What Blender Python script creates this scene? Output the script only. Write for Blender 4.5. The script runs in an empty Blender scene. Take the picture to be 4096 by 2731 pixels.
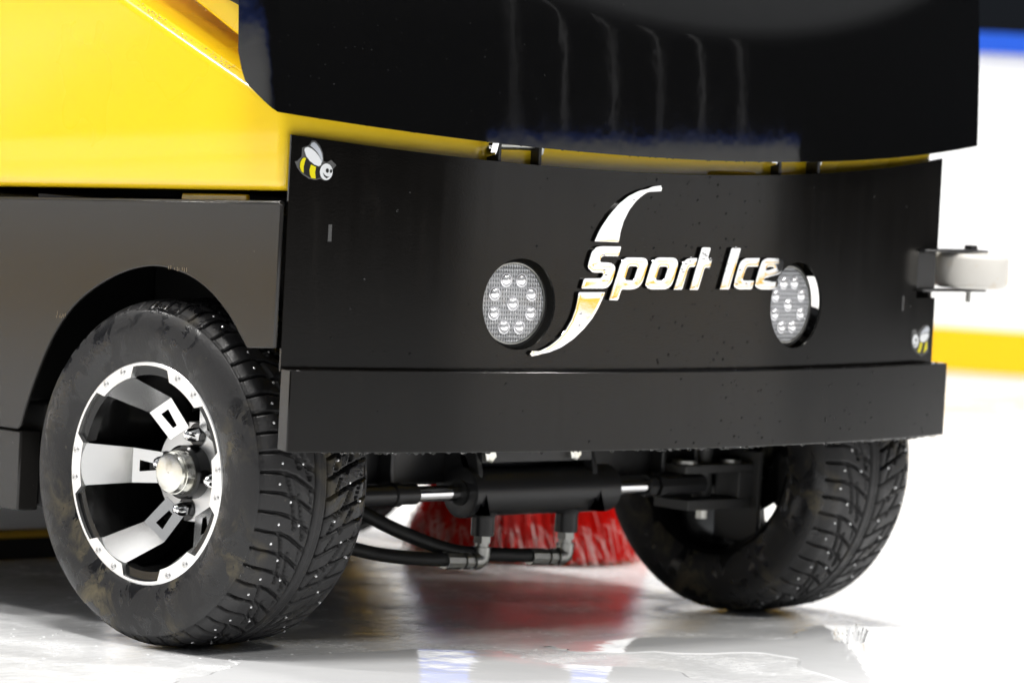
import bpy, bmesh, math, random
import numpy as np
from mathutils import Vector, Matrix
random.seed(7)
S = bpy.context.scene
COL = S.collection

# ------------------------------------------------------------------ traced outlines (metres on the front plate: x, z)
LET = {'S':[[(-0.148,0.5578),(-0.1119,0.5579),(-0.1162,0.5437),(-0.144,0.5439),(-0.1485,0.5411),(-0.1494,0.5364),(-0.1344,0.536),(-0.1274,0.535),(-0.1219,0.5312),(-0.1209,0.5265),(-0.1242,0.514),(-0.1274,0.5072),(-0.133,0.502),(-0.1399,0.5002),(-0.181,0.4998),(-0.1765,0.5142),(-0.1474,0.5147),(-0.1435,0.5173),(-0.1425,0.5216),(-0.1603,0.5213),(-0.1661,0.5238),(-0.1703,0.5289),(-0.1708,0.5332),(-0.1654,0.5494),(-0.1605,0.5542),(-0.1549,0.5568)]],'p':[[(-0.1007,0.5433),(-0.0719,0.5434),(-0.0652,0.5422),(-0.0614,0.5388),(-0.0609,0.5336),(-0.0671,0.5146),(-0.0698,0.5085),(-0.0751,0.5033),(-0.0833,0.5002),(-0.0917,0.4993),(-0.1077,0.4994),(-0.113,0.4846),(-0.1299,0.4849),(-0.1126,0.5335),(-0.1099,0.5382),(-0.1059,0.5417)],[(-0.0942,0.5307),(-0.0822,0.5308),(-0.0801,0.5287),(-0.0857,0.5144),(-0.0874,0.5125),(-0.1006,0.5127),(-0.102,0.5143),(-0.0971,0.5289)]],'o':[[(-0.0403,0.544),(-0.0129,0.544),(-0.0066,0.5426),(-0.0029,0.5385),(-0.0024,0.5333),(-0.009,0.5133),(-0.0125,0.5063),(-0.0186,0.5019),(-0.026,0.5),(-0.0518,0.4998),(-0.0592,0.5013),(-0.0628,0.5051),(-0.0635,0.5099),(-0.0551,0.5328),(-0.0517,0.5389),(-0.047,0.5424)],[(-0.0366,0.5308),(-0.0242,0.5309),(-0.0222,0.5288),(-0.0278,0.5149),(-0.0296,0.513),(-0.0426,0.513),(-0.0439,0.5148),(-0.039,0.5291)]],'r':[[(0.0213,0.5437),(0.0361,0.5439),(0.0316,0.5309),(0.0206,0.5307),(0.0176,0.5265),(0.0086,0.4999),(-0.0084,0.4998),(0.004,0.5325),(0.0082,0.5386),(0.0137,0.5421)]],'t':[[(0.0439,0.5588),(0.0623,0.5584),(0.0574,0.5432),(0.0663,0.5427),(0.0623,0.5301),(0.0518,0.5302),(0.0408,0.4996),(0.0233,0.4997)]],'I':[[(0.1055,0.5586),(0.126,0.5583),(0.1051,0.5005),(0.0853,0.5006)]],'c':[[(0.1384,0.5446),(0.1689,0.5448),(0.165,0.5321),(0.1432,0.532),(0.1392,0.5298),(0.1326,0.5157),(0.1344,0.5135),(0.1582,0.5133),(0.1543,0.5007),(0.1268,0.5005),(0.1184,0.502),(0.1148,0.5068),(0.1152,0.513),(0.123,0.5341),(0.1269,0.5399),(0.1323,0.543)]],'e':[[(0.185,0.5449),(0.2112,0.5443),(0.2193,0.543),(0.2229,0.539),(0.2223,0.5336),(0.2181,0.5238),(0.2124,0.5216),(0.1815,0.5158),(0.1802,0.5136),(0.2128,0.5133),(0.2091,0.5005),(0.173,0.5005),(0.1651,0.5025),(0.161,0.5069),(0.1613,0.5131),(0.1699,0.5344),(0.1731,0.5401),(0.178,0.5432)],[(0.1907,0.5322),(0.2002,0.5313),(0.2017,0.53),(0.1845,0.5273),(0.1858,0.5309)]],'upper':[[(-0.1616,0.5632),(-0.1563,0.574),(-0.1485,0.5864),(-0.1366,0.6005),(-0.1204,0.6154),(-0.1039,0.6258),(-0.085,0.6332),(-0.0656,0.6371),(-0.0404,0.6385),(-0.0408,0.6364),(-0.0589,0.6342),(-0.074,0.6288),(-0.0887,0.6192),(-0.101,0.6066),(-0.1099,0.5917),(-0.1147,0.5778),(-0.1172,0.5626)]],'lower':[[(-0.1852,0.4957),(-0.1369,0.4962),(-0.1413,0.4866),(-0.1481,0.4742),(-0.1578,0.4603),(-0.1716,0.4465),(-0.1894,0.4326),(-0.2091,0.4218),(-0.2287,0.4149),(-0.2462,0.4118),(-0.2633,0.4114),(-0.2638,0.414),(-0.2484,0.4163),(-0.231,0.4233),(-0.2155,0.4333),(-0.204,0.4448),(-0.1945,0.4586),(-0.1889,0.4724),(-0.1864,0.4847)]]}
BEES = [{'border':[(-0.6319,0.655),(-0.6288,0.6556),(-0.6228,0.6615),(-0.6227,0.6729),(-0.6139,0.6761),(-0.6097,0.6824),(-0.6043,0.6822),(-0.5983,0.6767),(-0.5935,0.6675),(-0.5916,0.6566),(-0.5873,0.6555),(-0.5811,0.6586),(-0.5736,0.6523),(-0.5789,0.646),(-0.5787,0.6399),(-0.5835,0.6336),(-0.5893,0.6321),(-0.5956,0.6339),(-0.6028,0.6321),(-0.6117,0.6338),(-0.6217,0.6395),(-0.6281,0.647)],'body':[(-0.6223,0.6599),(-0.6125,0.6586),(-0.5966,0.6494),(-0.5957,0.6352),(-0.6028,0.6335),(-0.6109,0.6354),(-0.6199,0.6404),(-0.6255,0.6467),(-0.6252,0.6541)],'wing':[(-0.6204,0.6701),(-0.6192,0.673),(-0.6156,0.674),(-0.6102,0.6722),(-0.6038,0.6675),(-0.5987,0.662),(-0.5956,0.6556),(-0.5962,0.6515),(-0.5993,0.6499),(-0.6056,0.652),(-0.6124,0.6566),(-0.6175,0.6625)],'wing2':[(-0.6121,0.6758),(-0.6105,0.6795),(-0.6069,0.6805),(-0.6033,0.6782),(-0.5986,0.6726),(-0.5953,0.6658),(-0.594,0.6601),(-0.5945,0.6552),(-0.5954,0.6544),(-0.5976,0.6616),(-0.6016,0.6674),(-0.6076,0.6729)],'stripe':[(-0.617,0.6597),(-0.6186,0.6547),(-0.6198,0.6486),(-0.6195,0.6404),(-0.6231,0.6432),(-0.6251,0.6484),(-0.6248,0.6537),(-0.6223,0.6587),(-0.6197,0.6602)],'stripe2':[(-0.6096,0.6518),(-0.6024,0.6488),(-0.6035,0.6418),(-0.6021,0.6341),(-0.6082,0.6345),(-0.6106,0.6387),(-0.6116,0.6448)],'head':[(-0.5792,0.6435),(-0.5797,0.6398),(-0.5811,0.6366),(-0.5835,0.6341),(-0.5864,0.6327),(-0.5895,0.6326),(-0.5925,0.6338),(-0.5949,0.6361),(-0.5966,0.6392),(-0.5973,0.6429),(-0.5968,0.6465),(-0.5954,0.6498),(-0.5931,0.6523),(-0.5902,0.6537),(-0.587,0.6538),(-0.584,0.6526),(-0.5816,0.6503),(-0.5799,0.6472)],'eye':[(-0.5848,0.645),(-0.585,0.6435),(-0.5858,0.6424),(-0.5869,0.6419),(-0.588,0.6423),(-0.5888,0.6433),(-0.5891,0.6448),(-0.5889,0.6463),(-0.5881,0.6474),(-0.5871,0.6478),(-0.586,0.6475),(-0.5851,0.6464)],'eye2':[(-0.5801,0.6445),(-0.5803,0.6432),(-0.5809,0.6423),(-0.5817,0.6419),(-0.5825,0.6422),(-0.5831,0.6431),(-0.5834,0.6444),(-0.5832,0.6457),(-0.5826,0.6466),(-0.5818,0.647),(-0.581,0.6467),(-0.5804,0.6458)],'smile':[(-0.5932,0.6426),(-0.5904,0.639),(-0.5867,0.6371),(-0.5831,0.6372),(-0.5876,0.635),(-0.5912,0.6374)]},{'border':[(0.5813,0.4275),(0.5829,0.438),(0.5885,0.4395),(0.595,0.4385),(0.5996,0.4324),(0.6034,0.4353),(0.6153,0.4429),(0.6268,0.4453),(0.6354,0.4429),(0.6398,0.43),(0.6354,0.4203),(0.6381,0.4067),(0.6291,0.4024),(0.6151,0.399),(0.6016,0.4035),(0.5839,0.4126),(0.5802,0.4201)],'body':[(0.6028,0.4211),(0.6311,0.4208),(0.6324,0.4095),(0.6264,0.4044),(0.6157,0.4024),(0.6022,0.4069),(0.5969,0.413)],'wing':[(0.6055,0.4293),(0.6111,0.4318),(0.621,0.433),(0.6319,0.4328),(0.6331,0.4283),(0.6276,0.4228),(0.6194,0.4199),(0.6086,0.421),(0.605,0.4248)],'wing2':[(0.6054,0.4308),(0.6116,0.4359),(0.6237,0.4424),(0.632,0.4429),(0.6358,0.4376),(0.6327,0.4339),(0.6201,0.4342),(0.6103,0.4322)],'stripe':[(0.6083,0.4198),(0.6166,0.4193),(0.6135,0.41),(0.6081,0.4041),(0.6006,0.4069),(0.6059,0.4124)],'stripe2':[(0.6262,0.4198),(0.6312,0.4204),(0.632,0.4095),(0.6239,0.4052),(0.6198,0.4038),(0.6227,0.4097)],'head':[(0.6017,0.4219),(0.6013,0.4185),(0.5998,0.4156),(0.5973,0.4135),(0.5941,0.4124),(0.5907,0.4125),(0.5874,0.4137),(0.5846,0.416),(0.5827,0.4189),(0.5819,0.4223),(0.5822,0.4256),(0.5837,0.4286),(0.5862,0.4307),(0.5893,0.4318),(0.5928,0.4317),(0.5961,0.4305),(0.5989,0.4282),(0.6009,0.4252)],'eye':[(0.595,0.4239),(0.5948,0.4225),(0.5939,0.4216),(0.5926,0.4212),(0.5913,0.4216),(0.5903,0.4226),(0.5898,0.424),(0.5901,0.4253),(0.591,0.4263),(0.5922,0.4266),(0.5936,0.4262),(0.5946,0.4252)],'smile':[(0.5843,0.4181),(0.5901,0.4165),(0.5956,0.419),(0.5922,0.4153),(0.5869,0.4158)]}]


# ------------------------------------------------------------------ materials
def mat(name, base=(.5, .5, .5), rough=.5, metal=0., coat=0., coat_rough=.03, spec=.5, ior=1.45, bump=None, trans=0.):
    m = bpy.data.materials.new(name); m.use_nodes = True
    p = m.node_tree.nodes['Principled BSDF']
    p.inputs['Base Color'].default_value = (*base, 1)
    p.inputs['Roughness'].default_value = rough
    p.inputs['Metallic'].default_value = metal
    p.inputs['IOR'].default_value = ior
    p.inputs['Specular IOR Level'].default_value = spec
    p.inputs['Coat Weight'].default_value = coat
    p.inputs['Coat Roughness'].default_value = coat_rough
    p.inputs['Transmission Weight'].default_value = trans
    if bump:
        add_bump(m, *bump)
    return m
def nd(m, t, **kw):
    n = m.node_tree.nodes.new(t)
    for k, v in kw.items(): setattr(n, k, v)
    return n
def lk(m, a, b): m.node_tree.links.new(a, b)
def P(m): return m.node_tree.nodes['Principled BSDF']
def coords(m, scale=(1, 1, 1)):
    tc = nd(m, 'ShaderNodeTexCoord'); mp = nd(m, 'ShaderNodeMapping')
    mp.inputs['Scale'].default_value = scale
    lk(m, tc.outputs['Object'], mp.inputs['Vector']); return mp.outputs['Vector']
def noise(m, scale, detail=4, rough=.55, vec=None, dist=0.):
    n = nd(m, 'ShaderNodeTexNoise'); n.inputs['Scale'].default_value = scale
    n.inputs['Detail'].default_value = detail; n.inputs['Roughness'].default_value = rough
    n.inputs['Distortion'].default_value = dist
    lk(m, vec if vec is not None else coords(m), n.inputs['Vector']); return n.outputs['Fac']
def ramp(m, src, stops):
    r = nd(m, 'ShaderNodeValToRGB'); e = r.color_ramp.elements
    while len(e) < len(stops): e.new(.5)
    for i, (pos, c) in enumerate(stops):
        e[i].position = pos; e[i].color = (*c, 1) if isinstance(c, tuple) else (c, c, c, 1)
    lk(m, src, r.inputs['Fac']); return r.outputs['Color']
def mix(m, fac, a, b):
    x = nd(m, 'ShaderNodeMix', data_type='RGBA')
    for sock, v in ((x.inputs[0], fac), (x.inputs[6], a), (x.inputs[7], b)):
        if isinstance(v, (tuple, float, int)): sock.default_value = (*v, 1) if isinstance(v, tuple) else ((v, v, v, 1) if sock.type == 'RGBA' else v)
        else: lk(m, v, sock)
    return x.outputs[2]
def math_(m, op, a, b=None):
    x = nd(m, 'ShaderNodeMath', operation=op)
    for i, v in enumerate((a, b)):
        if v is None: continue
        if isinstance(v, (int, float)): x.inputs[i].default_value = v
        else: lk(m, v, x.inputs[i])
    return x.outputs[0]
def add_bump(m, scale, strength, dist=.001, detail=3, vscale=(1, 1, 1)):
    b = nd(m, 'ShaderNodeBump'); b.inputs['Strength'].default_value = strength; b.inputs['Distance'].default_value = dist
    lk(m, noise(m, scale, detail, vec=coords(m, vscale)), b.inputs['Height']); lk(m, b.outputs['Normal'], P(m).inputs['Normal'])
    if P(m).inputs['Coat Weight'].default_value > 0: lk(m, b.outputs['Normal'], P(m).inputs['Coat Normal'])
    return b

M = {}
M['yellow'] = mat('yellow_paint', (.95, .645, .012), .32, coat=.7, coat_rough=.10, bump=(60, .03, .002))
M['black_gloss'] = mat('gloss_black_paint', (.0028, .0028, .0029), .07, bump=(22, .045, .003, 2))
M['black_satin'] = mat('satin_black_paint', (.0055, .0050, .0045), .15, spec=.34, bump=(350, .05, .0008))
M['black_skirt'] = mat('powder_black_paint', (.019, .018, .017), .1, spec=.46, bump=(420, .07, .0008))
M['black_metal'] = mat('black_steel', (.019, .019, .020), .32, bump=(160, .12, .001))
M['black_dull'] = mat('dull_black', (.008, .008, .008), .6)
M['chrome'] = mat('chrome', (.93, .93, .94), .05, 1.)
M['emblem'] = mat('polished_emblem', (.96, .96, .96), .03, 1., bump=(40, .012, .002))
M['zinc'] = mat('zinc_plate', (.78, .77, .70), .24, 1., bump=(120, .1, .0008))
M['steel'] = mat('plated_steel', (.42, .42, .40), .36, 1., bump=(160, .12, .0008))
M['alu'] = mat('machined_aluminium', (.92, .92, .92), .25, 1.)
M['rim_face'] = mat('bright_rim_lip', (.92, .92, .92), .30, 1., bump=(300, .06, .0006))
M['rim_black'] = mat('gloss_black_alloy', (.006, .006, .006), .14)
M['hose'] = mat('hose_rubber', (.010, .010, .010), .5)
M['nylon'] = mat('white_nylon', (.62, .60, .56), .35, spec=.4)
M['white_panel'] = mat('white_rink_panel', (.86, .87, .88), .35, bump=(3, .04, .01))
M['yellow_strip'] = mat('yellow_kick_plastic', (.80, .46, .0), .35)
M['post'] = mat('grey_post', (.55, .55, .56), .4)
M['tan_chip'] = mat('chipped_primer', (.26, .21, .14), .7)
M['floor'] = mat('rubber_floor', (.02, .02, .022), .7)
M['bolt_head'] = mat('bolt_head', (.70, .70, .70), .35, 1.)
M['snow'] = mat('wet_snow', (.86, .87, .88), .45, ior=1.31)
M['blue_cap'] = mat('blue_cap_plastic', (.008, .075, .50), .35)
M['red_bristle'] = mat('red_bristle', (.85, .012, .005), .5)
M['pale_bristle'] = mat('worn_bristle_tip', (.88, .70, .68), .5)
M['stud'] = mat('carbide_stud', (.85, .86, .87), .25, .6)
M['sticker_clear'] = mat('sticker_edge', (.10, .10, .10), .2)
M['sticker_black'] = mat('sticker_black', (.01, .01, .01), .3)
M['sticker_white'] = mat('sticker_white', (.72, .74, .76), .3)
M['sticker_grey'] = mat('sticker_grey', (.48, .51, .56), .3)
M['sticker_yellow'] = mat('sticker_yellow', (.75, .66, .0), .3)
M['led'] = mat('led_reflector', (.92, .92, .94), .22, .75)
M['slot'] = mat('slot_glint', (.10, .10, .10), .25, .5)
M['bead_black'] = mat('bead_on_black_paint', (.004, .004, .004), .05, ior=1.33)
M['hub_face'] = mat('hub_face', (.90, .90, .90), .45, 1.)
M['knuckle'] = mat('grey_casting', (.075, .075, .075), .4)
M['drop'] = mat('water_bead', (1, 1, 1), 0., ior=1.33, trans=1.)

# black satin: dried drip streaks and faint smears change the gloss
m = M['black_satin']
st = noise(m, 9, 5, .6, coords(m, (5, 5, .35))); sm = noise(m, 5, 4)
lk(m, ramp(m, math_(m, 'ADD', math_(m, 'MULTIPLY', st, .5), math_(m, 'MULTIPLY', sm, .5)), [(.3, .10), (.62, .16), (.75, .22)]), P(m).inputs['Roughness'])
m = M['black_gloss']                                               # smears and dried drips dull the gloss in places
sm = ramp(m, noise(m, 7, 6, .62, coords(m, (1.6, 1.6, .45)), 1.), [(.50, 0.), (.66, 1.)])
lk(m, mix(m, sm, .045, .085), P(m).inputs['Roughness'])
lk(m, mix(m, ramp(m, noise(m, 330, 2, .5), [(.735, 0.), (.80, 1.)]), (.0028, .0028, .0029), (.06, .06, .06)), P(m).inputs['Base Color'])
m = M['black_satin']
lk(m, mix(m, ramp(m, noise(m, 11, 6, .65, coords(m, (2.5, 2.5, .5)), .8), [(.55, 0.), (.75, 1.)]), (.0032, .0028, .0024), (.0072, .0063, .0054)), P(m).inputs['Base Color'])
m = M['black_skirt']
lk(m, ramp(m, noise(m, 4, 5, .6), [(.3, .08), (.7, .14)]), P(m).inputs['Roughness'])
sp = ramp(m, noise(m, 260, 2, .5), [(.72, 0.), (.80, 1.)])
lk(m, mix(m, sp, (.020, .019, .018), (.07, .066, .062)), P(m).inputs['Base Color'])
m = M['yellow']
lk(m, ramp(m, noise(m, 2.5, 4), [(.35, .26), (.7, .40)]), P(m).inputs['Roughness'])
# zinc cap: yellowish passivation and pits
m = M['zinc']
lk(m, ramp(m, noise(m, 45, 5, .65), [(.35, (.80, .78, .66)), (.55, (.80, .80, .76)), (.7, (.55, .53, .46))]), P(m).inputs['Base Color'])
m = M['nylon']
lk(m, mix(m, ramp(m, noise(m, 28, 5, .6), [(.55, 0.), (.72, .55)]), (.62, .60, .56), (.54, .40, .22)), P(m).inputs['Base Color'])
# aluminium: brushed circumferentially, water specks
m = M['alu']
P(m).inputs['Roughness'].default_value = .27

# rubber: grey, brown dried mud smears, wet black patches
def rubber(name, worn):
    m = mat(name, (.02, .02, .02), .55)
    mud = ramp(m, noise(m, 14, 7, .68, dist=.6), [(.50, 0.), (.60, .5), (.75, .9)])
    big = ramp(m, noise(m, 5.5, 3), [(.47, 0.), (.62, 1.)])
    wet = ramp(m, noise(m, 26, 7, .66, dist=.9), [(.49, 0.), (.54, 1.)])
    wet2 = ramp(m, noise(m, 4.5, 3, vec=coords(m, (1, 1.2, .9))), [(.36, 0.), (.54, 1.)])
    wm = math_(m, 'MULTIPLY', wet, wet2)
    dry = mix(m, math_(m, 'MULTIPLY', math_(m, 'MULTIPLY', mud, big), worn), (.0145, .0142, .0150), (.20, .165, .09))
    fl = ramp(m, noise(m, 150, 2), [(.70, 0.), (.76, .5)])
    dry = mix(m, math_(m, 'MULTIPLY', fl, worn), dry, (.12, .10, .075))
    lk(m, mix(m, wm, dry, (.010, .010, .011)), P(m).inputs['Base Color'])
    lk(m, mix(m, wm, .55, .13), P(m).inputs['Roughness'])
    b = nd(m, 'ShaderNodeBump'); b.inputs['Strength'].default_value = .35; b.inputs['Distance'].default_value = .0012
    lk(m, math_(m, 'ADD', noise(m, 260, 3), math_(m, 'MULTIPLY', wm, .35)), b.inputs['Height']); lk(m, b.outputs['Normal'], P(m).inputs['Normal'])
    return m
M['rubber'] = rubber('worn_tyre_rubber', .8)

# headlamp lens: clear plastic over a fine ribbed reflector
m = mat('ribbed_lens', (.36, .37, .39), .22, .25, coat=.5, coat_rough=.05); M['lens'] = m
wv = nd(m, 'ShaderNodeTexWave'); wv.bands_direction = 'X'; wv.inputs['Scale'].default_value = 75; wv.inputs['Distortion'].default_value = .3
wz = nd(m, 'ShaderNodeTexWave'); wz.bands_direction = 'Z'; wz.inputs['Scale'].default_value = 52; wz.inputs['Distortion'].default_value = 1.
c = coords(m); lk(m, c, wv.inputs['Vector']); lk(m, c, wz.inputs['Vector'])
hh = math_(m, 'ADD', wv.outputs['Fac'], math_(m, 'MULTIPLY', wz.outputs['Fac'], .7))
b = nd(m, 'ShaderNodeBump'); b.inputs['Strength'].default_value = .9; b.inputs['Distance'].default_value = .002
lk(m, hh, b.inputs['Height']); lk(m, b.outputs['Normal'], P(m).inputs['Normal'])
lk(m, ramp(m, hh, [(.1, (.16, .165, .175)), (.9, (.50, .51, .53))]), P(m).inputs['Base Color'])

# ice: white painted sheet under clear ice, scraped streaks and slush; wet film on top
def ice_material(name, wet):
    m = mat(name, (.82, .83, .845), .2, ior=1.33, spec=.5)
    if wet:
        P(m).inputs['Roughness'].default_value = .02
        b = nd(m, 'ShaderNodeBump'); b.inputs['Strength'].default_value = .05; b.inputs['Distance'].default_value = .01
        lk(m, noise(m, 9, 3, .5), b.inputs['Height']); lk(m, b.outputs['Normal'], P(m).inputs['Normal'])
        return m
    a = noise(m, 5.5, 6, .62, coords(m, (1, 1, 1)), .4)
    fine = noise(m, 70, 5, .65)
    streak = noise(m, 14, 6, .65, coords(m, (1., 4.5, 1)), .6)
    patch = ramp(m, a, [(.42, 0.), (.60, 1.)])
    lk(m, mix(m, patch, ramp(m, fine, [(.3, .04), (.7, .11)]), ramp(m, fine, [(.3, .18), (.7, .38)])), P(m).inputs['Roughness'])
    h = math_(m, 'ADD', math_(m, 'MULTIPLY', fine, .25), math_(m, 'ADD', math_(m, 'MULTIPLY', a, .5), math_(m, 'MULTIPLY', streak, .45)))
    b = nd(m, 'ShaderNodeBump'); b.inputs['Strength'].default_value = .30; b.inputs['Distance'].default_value = .0045
    lk(m, h, b.inputs['Height']); lk(m, b.outputs['Normal'], P(m).inputs['Normal'])
    dust = ramp(m, noise(m, 38, 8, .72, coords(m, (1., 2.2, 1)), 1.2), [(.44, 0.), (.62, 1.)])
    scr = ramp(m, noise(m, 30, 6, .7, coords(m, (.25, 6, 1)), .3), [(.56, 0.), (.64, 1.)])
    lk(m, mix(m, math_(m, 'MAXIMUM', math_(m, 'MULTIPLY', dust, .8), scr), ramp(m, streak, [(.3, (.72, .73, .75)), (.6, (.83, .84, .85))]), (.88, .89, .90)), P(m).inputs['Base Color'])
    return m
M['ice'] = ice_material('scraped_ice', False)
M['wet'] = ice_material('wet_ice_film', True)

# ------------------------------------------------------------------ mesh helpers
def smooth_mesh(me, angle=35):
    me.polygons.foreach_set('use_smooth', [True] * len(me.polygons))
    try: me.set_sharp_from_angle(angle=math.radians(angle))
    except Exception: pass
def link(name, me, mats, parent=None, loc=None, rot=None, angle=35, bevel=0, seg=2):
    if bevel == 0: smooth_mesh(me, angle)
    o = bpy.data.objects.new(name, me); COL.objects.link(o)
    for mm in (mats if isinstance(mats, (list, tuple)) else [mats]): me.materials.append(M[mm])
    if parent: o.parent = parent
    if loc: o.location = loc
    if rot: o.rotation_euler = rot
    if bevel:
        md = o.modifiers.new('edge_round', 'BEVEL'); md.width = bevel; md.segments = seg; md.limit_method = 'ANGLE'; md.angle_limit = math.radians(40)
        me.polygons.foreach_set('use_smooth', [True] * len(me.polygons))
        md.harden_normals = False
        try: me.set_sharp_from_angle(angle=math.radians(80))
        except Exception: pass
    return o
def solid(o, th):
    sd = o.modifiers.new('sheet', 'SOLIDIFY'); sd.thickness = th; sd.offset = -1
    dg = bpy.context.evaluated_depsgraph_get(); me = bpy.data.meshes.new_from_object(o.evaluated_get(dg)); me.name = o.name
    o.modifiers.clear(); o.data = me; smooth_mesh(me, 40)
def pydata(name, v, f):
    me = bpy.data.meshes.new(name); me.from_pydata([tuple(p) for p in v], [], f); me.update(); return me
def empty(name, parent=None, loc=(0, 0, 0), rot=(0, 0, 0)):
    o = bpy.data.objects.new(name, None); COL.objects.link(o); o.location = loc; o.rotation_euler = rot; o.empty_display_size = .1
    if parent: o.parent = parent
    return o
def tag(o, label=None, cat=None, group=None, kind=None):
    for k, v in (('label', label), ('category', cat), ('group', group), ('kind', kind)):
        if v: o[k] = v
    return o
class MB:
    def __init__(s): s.v = []; s.f = []
    def box(s, x0, x1, y0, y1, z0, z1):
        n = len(s.v)
        s.v += [(x, y, z) for z in (z0, z1) for y in (y0, y1) for x in (x0, x1)]
        s.f += [tuple(n + i for i in q) for q in ((0, 2, 3, 1), (4, 5, 7, 6), (0, 1, 5, 4), (2, 6, 7, 3), (0, 4, 6, 2), (1, 3, 7, 5))]; return s
    def lathe(s, prof, org, axis, n=32, cap=True):
        a = Vector(axis).normalized(); u = a.orthogonal().normalized(); w = a.cross(u); o = Vector(org); b = len(s.v)
        for (t, r) in prof:
            for k in range(n):
                th = 2 * math.pi * k / n
                s.v.append(tuple(o + a * t + (u * math.cos(th) + w * math.sin(th)) * r))
        for i in range(len(prof) - 1):
            for k in range(n):
                k2 = (k + 1) % n
                s.f.append((b + i * n + k, b + i * n + k2, b + (i + 1) * n + k2, b + (i + 1) * n + k))
        if cap:
            s.f.append(tuple(b + k for k in range(n))[::-1]); s.f.append(tuple(b + (len(prof) - 1) * n + k for k in range(n)))
        return s
    def tube(s, pts, r, n=12):
        pts = [Vector(p) for p in pts]; b = len(s.v); u = None
        for i, p in enumerate(pts):
            t = (pts[min(i + 1, len(pts) - 1)] - pts[max(i - 1, 0)]).normalized()
            u = t.orthogonal().normalized() if u is None else (u - t * u.dot(t)).normalized()
            w = t.cross(u)
            for k in range(n):
                th = 2 * math.pi * k / n
                s.v.append(tuple(p + (u * math.cos(th) + w * math.sin(th)) * r))
        for i in range(len(pts) - 1):
            for k in range(n):
                k2 = (k + 1) % n
                s.f.append((b + i * n + k, b + i * n + k2, b + (i + 1) * n + k2, b + (i + 1) * n + k))
        s.f.append(tuple(b + k for k in range(n))[::-1]); s.f.append(tuple(b + (len(pts) - 1) * n + k for k in range(n)))
        return s
    def prism(s, poly, fn0, fn1):          # polygon (2-D, ccw) to two 3-D faces and walls
        n = len(poly); b = len(s.v)
        s.v += [tuple(fn0(*p)) for p in poly] + [tuple(fn1(*p)) for p in poly]
        s.f.append(tuple(b + i for i in range(n))[::-1]); s.f.append(tuple(b + n + i for i in range(n)))
        for i in range(n):
            j = (i + 1) % n; s.f.append((b + i, b + j, b + n + j, b + n + i))
        return s
    def build(s, name, mats, parent=None, **kw):
        me = pydata(name, s.v, s.f)
        bm = bmesh.new(); bm.from_mesh(me); bmesh.ops.recalc_face_normals(bm, faces=bm.faces); bm.to_mesh(me); bm.free()
        return link(name, me, mats, parent, **kw)
def spline(pts, n=8):
    out = []; pts = [Vector(p) for p in pts]
    for i in range(len(pts) - 1):
        p0, p1, p2, p3 = pts[max(i - 1, 0)], pts[i], pts[i + 1], pts[min(i + 2, len(pts) - 1)]
        for k in range(n):
            t = k / n
            out.append(.5 * ((2 * p1) + (p2 - p0) * t + (2 * p0 - 5 * p1 + 4 * p2 - p3) * t * t + (3 * p1 - p0 - 3 * p2 + p3) * t ** 3))
    return out + [pts[-1]]

def fill_poly(loops):
    cu = bpy.data.curves.new('outline', 'CURVE'); cu.dimensions = '2D'; cu.fill_mode = 'BOTH'
    for lp in loops:
        sp = cu.splines.new('POLY'); sp.points.add(len(lp) - 1); sp.use_cyclic_u = True
        for q, (x, z) in zip(sp.points, lp): q.co = (x, z, 0, 1)
    o = bpy.data.objects.new('outline', cu); COL.objects.link(o)
    dg = bpy.context.evaluated_depsgraph_get(); me = bpy.data.meshes.new_from_object(o.evaluated_get(dg)); bpy.data.objects.remove(o)
    return me
def area(lp): return .5 * sum(lp[i][0] * lp[(i + 1) % len(lp)][1] - lp[(i + 1) % len(lp)][0] * lp[i][1] for i in range(len(lp)))
def inset(lp, d):                                                  # d > 0 moves into the solid (outer loops ccw, holes cw)
    n = len(lp); out = []
    for i in range(n):
        a, b_, c_ = Vector(lp[i - 1]), Vector(lp[i]), Vector(lp[(i + 1) % n])
        e1 = (b_ - a); e2 = (c_ - b_)
        e1 = e1.normalized() if e1.length > 1e-7 else e2.normalized(); e2 = e2.normalized() if e2.length > 1e-7 else e1
        n1 = Vector((-e1.y, e1.x)); n2 = Vector((-e2.y, e2.x)); bis = n1 + n2
        bis = bis.normalized() if bis.length > 1e-6 else n1
        k_ = min(1.6, 1 / max(.3, bis.dot(n1)))
        out.append(tuple(b_ + bis * d * k_))
    return out
# ------------------------------------------------------------------ main dimensions
HW, SAG = .638, .0845
R0 = (HW * HW + SAG * SAG) / (2 * SAG)
def FY(x): return R0 - math.sqrt(R0 * R0 - min(x * x, .9 * R0 * R0))
def PY(x, z): return FY(x) - .003 * (.69 - z)           # the front plate leans back a little
def PN(x, z):                                                     # its outward normal
    n = Vector((math.tan(math.asin(x / R0)), -1, .003)); return n.normalized()
def on_plate(x, z, off): return Vector((x, PY(x, z), z)) + PN(x, z) * off

# ------------------------------------------------------------------ setting

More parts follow.
